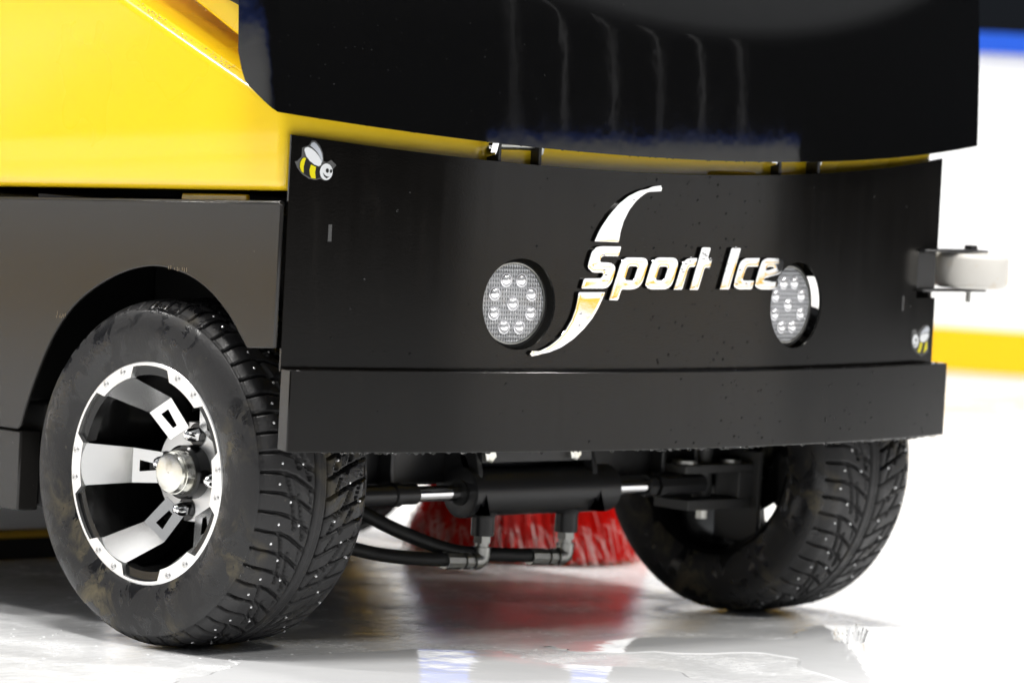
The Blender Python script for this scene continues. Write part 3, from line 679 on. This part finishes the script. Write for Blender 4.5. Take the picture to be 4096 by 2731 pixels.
# rim pieces, built facing local -X with the lip plane at x = -.100
LIP = -.1005; RO = .1485
def rim_meshes():
    lip = MB()
    for k in range(6):                                             # ring with six stepped notches
        seq = []
        c0 = math.radians(60 * k)
        for a in np.linspace(-13, 13, 11): seq.append((c0 + math.radians(a), .1290))
        for a in np.linspace(16.5, 43.5, 12): seq.append((c0 + math.radians(a), .1425))
        for i in range(len(seq)):
            a0, r0 = seq[i]; a1, r1 = seq[i + 1] if i + 1 < len(seq) else (c0 + math.radians(60 - 13), .1290)
            b = len(lip.v)
            for xx, da in ((LIP, 0), (LIP + .010, 0)):
                for a, r in ((a0, r0), (a0, RO - .0025), (a1, RO - .0025), (a1, r1)): lip.v.append((xx, r * math.cos(a), r * math.sin(a)))
            lip.f += [(b, b + 1, b + 2, b + 3), (b, b + 3, b + 7, b + 4)]
    lip.lathe([(LIP, RO - .0025), (LIP + .0018, RO), (LIP + .012, RO), (LIP + .012, RO - .006)], (0, 0, 0), (1, 0, 0), 120, cap=False)
    sp = MB()                                                      # six spokes: wide facet inwards, bend, facet to the hub
    dk = MB()
    for k in range(6):
        c0 = math.radians(60 * k); e = Vector((0, math.cos(c0), math.sin(c0))); t = Vector((0, -math.sin(c0), math.cos(c0)))
        def pt(dp, r, w): return Vector((LIP + dp, 0, 0)) + e * r + t * w
        def facet(mesh, q):
            b = len(mesh.v); mesh.v += [tuple(p) for p in q]; mesh.f.append(tuple(range(b, b + len(q))))
        A0, A1 = (.0006, .1292, .0288), (.066, .098, .0235); H = (.0840, .056, .0205)
        facet(sp, [pt(A0[0], A0[1], -A0[2]), pt(A0[0], A0[1], A0[2]), pt(A1[0], A1[1], A1[2]), pt(A1[0], A1[1], -A1[2])])
        # second facet with a trapezoid window
        w1, w2 = (.0705, .0885, .0075), (.0790, .0660, .0045)
        o = [pt(A1[0], A1[1], -A1[2]), pt(A1[0], A1[1], A1[2]), pt(H[0], H[1], H[2]), pt(H[0], H[1], -H[2])]
        # the facet plane: interpolate depth with radius
        dp = lambda r: A1[0] + (H[0] - A1[0]) * (A1[1] - r) / (A1[1] - H[1])
        iw = [pt(dp(.0885), .0885, -.0078), pt(dp(.0885), .0885, .0078), pt(dp(.066), .066, .0042), pt(dp(.066), .066, -.0042)]
        b = len(sp.v); sp.v += [tuple(p) for p in o + iw]
        sp.f += [(b, b + 1, b + 5, b + 4), (b + 1, b + 2, b + 6, b + 5), (b + 2, b + 3, b + 7, b + 6), (b + 3, b, b + 4, b + 7)]
        b = len(dk.v); dk.v += [tuple(p) for p in iw] + [tuple(p + Vector((.018, 0, 0))) for p in iw]
        dk.f += [(b + i, b + (i + 1) % 4, b + 4 + (i + 1) % 4, b + 4 + i) for i in range(4)] + [(b + 4, b + 5, b + 6, b + 7)]
        for sg in (-1, 1):                                         # painted flanks
            q = [pt(A0[0], A0[1], sg * A0[2]), pt(A1[0], A1[1], sg * A1[2]), pt(H[0], H[1], sg * H[2]), pt(H[0] + .02, H[1], sg * H[2]), pt(A1[0] + .022, A1[1] + .01, sg * A1[2]), pt(.05, A0[1] + .006, sg * A0[2]), pt(.012, A0[1] + .010, sg * A0[2])]
            facet(dk, q)
    hub = MB(); hub.lathe([(.0, .0345), (.0, .066), (.004, .0675), (.03, .068)], (LIP + .0845, 0, 0), (1, 0, 0), 60, cap=False)
    # dark barrel and back disc
    bar = MB(); bar.lathe([(LIP + .0035, .1445), (LIP + .006, .1405), (LIP + .020, .1385), (LIP + .05, .1345), (LIP + .10, .130), (-LIP - .02, .130), (-LIP - .006, .139), (-LIP - .002, .147), (-LIP, .150)], (0, 0, 0), (1, 0, 0), 96, cap=False)
    bar.lathe([(LIP + .115, .085), (LIP + .117, .05), (LIP + .105, .045), (LIP + .09, .036)], (0, 0, 0), (1, 0, 0), 64, cap=False)
    bar.lathe([(LIP + .095, .0365), (LIP + .066, .036), (LIP + .064, .033), (LIP + .064, .02)], (0, 0, 0), (1, 0, 0), 48, cap=False)
    for k in range(6):                                             # painted lands seen in the notches
        c0 = math.radians(60 * k + 30); b = len(bar.v); n = 8
        for xx, rr_ in ((LIP + .006, .1425), (LIP + .007, .1300), (LIP + .022, .1285)):
            for i in range(n + 1):
                a = c0 + math.radians(-16.5 + 33 * i / n); bar.v.append((xx, rr_ * math.cos(a), rr_ * math.sin(a)))
        for r in range(2):
            for i in range(n): bar.f.append((b + r * (n + 1) + i, b + r * (n + 1) + i + 1, b + (r + 1) * (n + 1) + i + 1, b + (r + 1) * (n + 1) + i))
    return lip, sp, dk, hub, bar
def mesh_of(mb, name, mt, angle=30):
    me = pydata(name, mb.v, mb.f); smooth_mesh(me, angle); me.materials.append(M[mt]); return me
lip, sp_, dk_, hub_, bar_ = rim_meshes()
bolt = MB().lathe([(.0005, .0044), (-.0014, .0044), (-.0020, .0038), (-.0020, .0021), (-.0008, .0019), (-.0006, .0003)], (0, 0, 0), (1, 0, 0), 14)
nut = MB().lathe([(.03, .0098), (-.0, .0098), (-.003, .0088)], (0, 0, 0), (1, 0, 0), 6, cap=False); nut.lathe([(-.001, .0096), (-.007, .0086), (-.012, .0062), (-.0145, .0030), (-.015, .0004)], (0, 0, 0), (1, 0, 0), 20)
cap_ = MB().lathe([(.062, .0270), (.0645, .0275), (.050, .0265), (.0495, .0255), (.0455, .0255), (.0425, .0235), (.0415, .0205), (.0409, .0008)][::1], (LIP, 0, 0), (1, 0, 0), 48, cap=False); cap_.v = [(x, y * 1.1, z * 1.1) for x, y, z in cap_.v]
cup = MB().lathe([(.0, .0160), (-.0006, .0160), (-.0006, .0005)], (0, 0, 0), (1, 0, 0), 20, cap=False)
RM = {n: mesh_of(b_, n, mt, a) for n, b_, mt, a in (('rim_lip', lip, 'rim_face', 25), ('spokes', sp_, 'alu', 10), ('spoke_flanks', dk_, 'rim_black', 20), ('hub', hub_, 'hub_face', 30), ('barrel', bar_, 'rim_black', 30), ('rim_bolt', bolt, 'bolt_head', 30), ('lug_nut', nut, 'chrome', 25), ('hub_cap', cap_, 'zinc', 30), ('nut_seat', cup, 'rim_black', 30))}
studm = mesh_of(MB().lathe([(-.003, .0018), (.0008, .0018), (.0014, .0011), (.0015, .0002)], (0, 0, 0), (1, 0, 0), 8), 'stud', 'stud')
# studs: (u, v) inside one repeat of three pitches
STUDS = [(.55, -.86), (1.45, -.63), (2.55, -.80), (2.62, -.40), (.62, .60), (1.55, .86), (2.50, .34)]
def crown(a): return TR - .6 * a * a - (.0095 * max(0., (abs(a) - .070) / .0230) ** 2.2)
def add(name, me, parent, loc=(0, 0, 0), rot=(0, 0, 0)):
    o = bpy.data.objects.new(name, me); COL.objects.link(o); o.parent = parent; o.location = loc; o.rotation_euler = rot; return o
def wheel(loc, side, steer, studs=True, spin=0., roll=0.):
    w = add('wheel', RM['barrel'], RS, loc, (0, 0, steer + (math.pi if side > 0 else 0)))
    # the barrel mesh faces local -X; on the far side the whole rim is turned round, the tread is turned back
    add('tyre', TYRE, w, (0, 0, 0), (roll, 0, 0) if side < 0 else (-roll, 0, math.pi))
    for n, q in (('rim_lip', 'rim'), ('spokes', 'spokes'), ('spoke_flanks', 'spoke_flanks'), ('hub', 'hub'), ('hub_cap', 'hub_cap')): add(q, RM[n], w, (0, 0, 0), (spin, 0, 0))
    for k in range(6):
        for d in (-7.5, 7.5):
            a = math.radians(60 * k + d) + spin; add('rim_bolt', RM['rim_bolt'], w, (LIP, .1398 * math.cos(a), .1398 * math.sin(a)), (a, 0, 0))
    for k in range(4):
        a = math.radians(90 * k + 98) ; p_ = (.0508 * math.cos(a), .0508 * math.sin(a))
        add('lug_nut', RM['lug_nut'], w, (LIP + .076, *p_)); add('nut_seat', RM['nut_seat'], w, (LIP + .0838, *p_))
    if studs:
        n = 0
        for rep in range(NP // 3):
            for u, v_ in STUDS:
                th = (rep * 3 + u) / NP * 2 * math.pi
                ph = th + roll                                     # angle from the front of the tyre, downwards
                ph = (ph + math.pi) % (2 * math.pi) - math.pi
                if not (-1.25 < ph < 1.35): continue
                a = v_ * HWT; r = crown(a)
                d = Vector((0, -math.cos(ph), -math.sin(ph))); nrm = (d + Vector((1.2 * a * (1 + 9 * max(0, abs(a) - .07) / .02), 0, 0))).normalized()
                pos = Vector((a, 0, 0)) + d * r
                if side > 0: pos = Vector((-pos.x, -pos.y, pos.z)); nrm = Vector((-nrm.x, -nrm.y, nrm.z))
                o = add('stud', studm, w, pos); o.rotation_euler = Vector((1, 0, 0)).rotation_difference(nrm).to_euler(); n += 1
        print('studs', n)
    return w
AY = .330
def sidewall_text(txt, w, ang, r, size):
    cu = bpy.data.curves.new('outline', 'FONT'); cu.body = txt; cu.size = size; cu.space_character = 1.25
    o = bpy.data.objects.new('outline', cu); COL.objects.link(o); dg = bpy.context.evaluated_depsgraph_get()
    me = bpy.data.meshes.new_from_object(o.evaluated_get(dg)); bpy.data.objects.remove(o)
    def m_(x, y, h):
        a = ang - x / r; rr = r + y                                 # clockwise seen from outside, tops outward
        prof = -.1045 - .0027 * min(max((rr - .160) / .02, -1), 1)
        return (prof - h, -math.cos(a) * rr, math.sin(a) * rr)
    v = [m_(q.co.x, q.co.y, .0008) for q in me.vertices]; f = [tuple(p.vertices) for p in me.polygons]
    mm = pydata('sidewall_lettering', v, f); mm.materials.append(M['rubber']); bm = bmesh.new(); bm.from_mesh(mm); bmesh.ops.recalc_face_normals(bm, faces=bm.faces); bm.to_mesh(mm); bm.free()
    add('sidewall_lettering', mm, w)
wn = wheel((-.550, AY, .2310), -1, .0386, True, 0., .25)
sidewall_text('DOT', wn, math.radians(-139 + 180), .160, .010)
wheel((.545, AY, .2310), 1, .0386, True, math.radians(15), .05)
wheel((.50, 1.30, .2310), 1, 0., False, .3, .6)

# ------------------------------------------------------------------ red side brush
bc = Vector((.74, 1.00, 0))
br = MB().lathe([(0, .05), (.03, .085), (.05, .085), (.06, .03), (.16, .03)], (bc.x, bc.y, .165), (0, 0, 1), 32).build('side_brush', 'black_dull', RS)
rnd = random.Random(11)
def bristles(n, mt, r_in, r_out, z0, z1, wd):
    mb = MB()
    for i in range(n):
        a = rnd.uniform(0, 2 * math.pi); a = round(a * 9) / 9 + rnd.gauss(0, .035) if i % 5 else a
        ri = rnd.uniform(*r_in); k_ = rnd.gauss(0, .012); ro = rnd.uniform(*r_out) * (.75 + .25 * ri / r_in[1]); w_ = wd * rnd.uniform(.7, 1.3)
        zb = max(.003, rnd.gauss(z1, .006)); p0 = bc + Vector((ri * math.cos(a), ri * math.sin(a), z0)); a2 = a + rnd.gauss(0, .05) + .12
        p2 = bc + Vector((ro * math.cos(a2), ro * math.sin(a2), zb)); p1 = (p0 + p2) / 2 + Vector((.02 * math.cos(a), .02 * math.sin(a), .012 + k_))
        t = Vector((-math.sin(a), math.cos(a), 0)) * w_; u = Vector((math.cos(a), math.sin(a), .4)) * w_
        b = len(mb.v)
        for p in (p0, p1, p2):
            for q in (t, u, -t - u): mb.v.append(tuple(p + q))
        for s_ in (0, 3):
            for k in range(3): mb.f.append((b + s_ + k, b + s_ + (k + 1) % 3, b + s_ + 3 + (k + 1) % 3, b + s_ + 3 + k))
    return mb.build('bristles', mt, br)
o = bristles(8500, 'red_bristle', (.05, .082), (.14, .205), .172, .012, .0006); tag(o, kind='stuff')
o = bristles(220, 'pale_bristle', (.05, .082), (.16, .205), .172, .009, .0009); tag(o, kind='stuff')
o = bristles(380, 'pale_bristle', (.12, .160), (.165, .212), .062, .005, .0008); tag(o, kind='stuff')
mb = MB(); mb.box(.69, .79, .97, 1.6, .30, .34); mb.build('brush_arm', 'black_dull', RS)

# rear conditioner: pale side plate with a yellow wear strip over a black rubber foot
mb = MB(); mb.box(-.60, .02, 1.20, 1.23, .046, .20); cd = mb.build('conditioner', 'white_panel', RS, bevel=.003)
mb = MB(); mb.box(-.60, .02, 1.192, 1.235, .034, .0455); mb.build('wear_strip', 'yellow_strip', cd, bevel=.002)
mb = MB(); mb.box(-.60, .02, 1.198, 1.232, .0005, .0335); mb.build('rubber_foot', 'black_dull', cd, bevel=.002)

# ------------------------------------------------------------------ water on the machine
def drop(mb, c, n, r, flat=.6, n_=6):
    c = Vector(c); n = Vector(n).normalized(); u = n.orthogonal().normalized(); w = n.cross(u); b = len(mb.v)
    rings = [(0, 1.), (.45, .88), (.8, .55)]
    for h, q in rings:
        for k in range(n_):
            a = 2 * math.pi * k / n_; mb.v.append(tuple(c + n * (h * r * flat) + (u * math.cos(a) + w * math.sin(a)) * r * q))
    mb.v.append(tuple(c + n * r * flat)); top = len(mb.v) - 1
    for i in range(2):
        for k in range(n_): mb.f.append((b + i * n_ + k, b + i * n_ + (k + 1) % n_, b + (i + 1) * n_ + (k + 1) % n_, b + (i + 1) * n_ + k))
    for k in range(n_): mb.f.append((b + 2 * n_ + k, b + 2 * n_ + (k + 1) % n_, top))
    mb.f.append(tuple(b + k for k in range(n_))[::-1])
mb = MB(); rnd = random.Random(5)
for i in range(190):                                               # beads on the plate, in runs below the emblem
    x = rnd.choice([rnd.gauss(.02, .05), rnd.gauss(.10, .03), rnd.gauss(-.05, .06), rnd.uniform(-.6, .6)]); z = rnd.uniform(.40, .655)
    if any(math.hypot(x - cx, z - cz) < LR + .004 for cx, cz in LAMPS): continue
    drop(mb, on_plate(x, z, .0001), PN(x, z), rnd.choice([.0008, .0010, .0013, .0021]), .5)
for i in range(110):                                               # beads on the bumper face
    x = rnd.choice([rnd.gauss(.12, .05), rnd.gauss(.40, .09), rnd.uniform(-.6, .63)]); z = rnd.uniform(.288, .385); n = PN(x, .4); n.z = 0; n.normalize()
    p = Vector((x, FY(x), z)) + n * .0301; drop(mb, p, n, rnd.choice([.0008, .0010, .0013, .0020]), .5)
tag(mb.build('paint_droplets', 'bead_black', RS, angle=180), kind='stuff'); mb = MB()
for i in range(240):                                               # hanging under the bumper edge
    x = rnd.choice([rnd.gauss(.12, .03), rnd.gauss(.46, .06), rnd.gauss(.55, .03), rnd.gauss(0, .05), rnd.uniform(-.62, .62), rnd.gauss(-.5, .06)])
    if not -.64 < x < .62: continue
    n = PN(x, .4); n.z = 0; n.normalize(); p = Vector((x, FY(x), .2848)) + n * rnd.uniform(.022, .0285)
    drop(mb, p, (0, 0, -1), rnd.choice([.0016, .0022, .0030]), 1.25, 8)
for i in range(110):                                               # along the seam on top of the bumper
    x = rnd.uniform(-.6, .64); n = PN(x, .4); n.z = 0; n.normalize(); p = Vector((x, FY(x), .3903)) + n * rnd.uniform(.012, .027)
    drop(mb, p, (0, 0, 1), rnd.uniform(.001, .0032), .5)
for i in range(46):                                                # under the hood edge and the cowl edge
    x = rnd.uniform(-.64, .69); p = Vector((x, FY(x) - .034, .678 + .075 * (x - .04) ** 2 + .0004)); drop(mb, p, (0, 0, -1), rnd.uniform(.0009, .002), .9)
for i in range(120):                                               # on the letters
    key = rnd.choice(list(LET)); lp = LET[key][0]; a = rnd.choice(lp); b_ = rnd.choice(lp); t = rnd.uniform(.2, .8); x, z = a[0] + (b_[0] - a[0]) * t, a[1] + (b_[1] - a[1]) * t
    inside = False
    for q in range(len(lp)):
        (x1, z1), (x2, z2) = lp[q], lp[q - 1]
        if (z1 > z) != (z2 > z) and x < (x2 - x1) * (z - z1) / (z2 - z1) + x1: inside = not inside
    if inside and len(LET[key]) == 1: drop(mb, on_plate(x, z, .0061), PN(x, z), rnd.choice([.0006, .0009, .0016]), .6)
for i in range(130):                                               # along the wet shoulder edge of the yellow body
    t = rnd.uniform(0, 1) ** 1.3; y = .095 + t * .32; z = .7245 + (y - .09) * .4 + rnd.gauss(.001, .002); p = Vector((-.640 + abs(rnd.gauss(.003, .004)), y, z - .003)); drop(mb, p, (-.5, -.3, .8), rnd.uniform(.0005, .0017), .45)
for i in range(26):
    t = rnd.uniform(0, 1); drop(mb, (-.597 - rnd.uniform(0, .002), .15 + t * .25, .7675 + t * .120), (-.2, 0, -1), rnd.uniform(.0012, .0026), .9)
wd = mb.build('water_drops', 'drop', RS, angle=180); tag(wd, kind='stuff')
# crumbs of wet snow scraped up round the tyres
rnd = random.Random(33); mb = MB()
def crumb(x, y, r):
    drop(mb, (x, y, -.0005), (rnd.gauss(0, .3), rnd.gauss(0, .3), 1), r, rnd.uniform(.25, .5), 5)
for i in range(480):
    if i % 3 == 0: x, y = rnd.gauss(-.95, .25), rnd.gauss(.35, .22)
    elif i % 3 == 1:
        a = rnd.uniform(0, 6.28); q = abs(rnd.gauss(.0, .12)) + .02; x, y = -.57 + math.cos(a) * (.10 + q), .33 + math.sin(a) * (.10 + q)
    else: x, y = rnd.gauss(-.75, .3), rnd.gauss(.05, .12)
    crumb(x, y, rnd.choice([.0009, .0012, .0016, .0026]) * rnd.uniform(.7, 1.2))
tag(mb.build('slush', 'snow', angle=20), kind='stuff')
# crown splash on the puddle
mb = MB(); sc_ = Vector((.377, -.023, .002))
for i in range(26):
    a = 2 * math.pi * i / 26 + rnd.gauss(0, .08); r = .020 * rnd.uniform(.85, 1.1); h = rnd.uniform(.010, .024)
    d = Vector((math.cos(a), math.sin(a), 0)); mb.tube([sc_ + d * r, sc_ + d * (r * 1.12) + Vector((0, 0, h * .6)), sc_ + d * (r * 1.25) + Vector((0, 0, h))], rnd.uniform(.0006, .0013), 6)
sp = mb.build('water_splash', 'drop'); tag(sp, 'small crown shaped splash of water rising from the puddle by the far front tyre', 'splash')

# ------------------------------------------------------------------ light, world, camera
wld = bpy.data.worlds.new('World'); S.world = wld; wld.use_nodes = True
nt = wld.node_tree; bg = nt.nodes['Background']
tc = nt.nodes.new('ShaderNodeTexCoord'); sx = nt.nodes.new('ShaderNodeSeparateXYZ'); rp = nt.nodes.new('ShaderNodeValToRGB')
nt.links.new(tc.outputs['Generated'], sx.inputs[0]); nt.links.new(sx.outputs['Z'], rp.inputs['Fac']); nt.links.new(rp.outputs['Color'], bg.inputs['Color'])
rp.color_ramp.elements[0].position = .0; rp.color_ramp.elements[0].color = (.010, .0115, .014, 1)
e = rp.color_ramp.elements[1]; e.position = .55; e.color = (.34, .35, .36, 1)
e = rp.color_ramp.elements.new(.12); e.color = (.016, .018, .022, 1)
bg.inputs['Strength'].default_value = 1.
def lamp(i, a, b, z, sx_, sy_, power):
    l = bpy.data.lights.new('rink_lamp', 'AREA'); l.shape = 'RECTANGLE'; l.size = sx_; l.size_y = sy_; l.energy = power; l.color = (1., .975, .94)
    o = bpy.data.objects.new('rink_lamp', l); COL.objects.link(o); p = ab(a, b); o.location = (p.x, p.y, z); o.rotation_euler = (0, 0, math.atan2(AX.y, AX.x))
    return o
for i, (a, b) in enumerate([(-6.5, -3.2), (0, -3.2), (6.5, -3.2), (-6.5, 2.8), (0, 2.8), (6.5, 2.8)]):
    lamp(i, a, b, 7.5, 2.2, .5, 490)


C = Vector((-4.54824063, -4.2942939, .78098454))
fw = Vector((.70152476, .71027544, -.05806732)); rt = Vector((.71263853, -.69953515, .0528858)); upv = Vector((.00305664, .07848171, .99691087))
cam = bpy.data.cameras.new('camera'); co = bpy.data.objects.new('camera', cam); COL.objects.link(co)
mw = Matrix((rt, upv, -fw)).transposed().to_4x4(); mw.translation = C; co.matrix_world = mw
cam.sensor_width = 36; cam.lens = 161.32; cam.clip_start = .1; cam.clip_end = 300
cam.dof.use_dof = True; cam.dof.focus_distance = 6.02; cam.dof.aperture_fstop = 4.5
S.camera = co
S.render.resolution_x = 1024; S.render.resolution_y = 682
S.view_settings.view_transform = 'Standard'; S.view_settings.look = 'None'; S.view_settings.exposure = 0; S.view_settings.gamma = 1
S.cycles.use_denoising = True; S.cycles.max_bounces = 10; S.cycles.transmission_bounces = 8; S.cycles.sample_clamp_indirect = 6
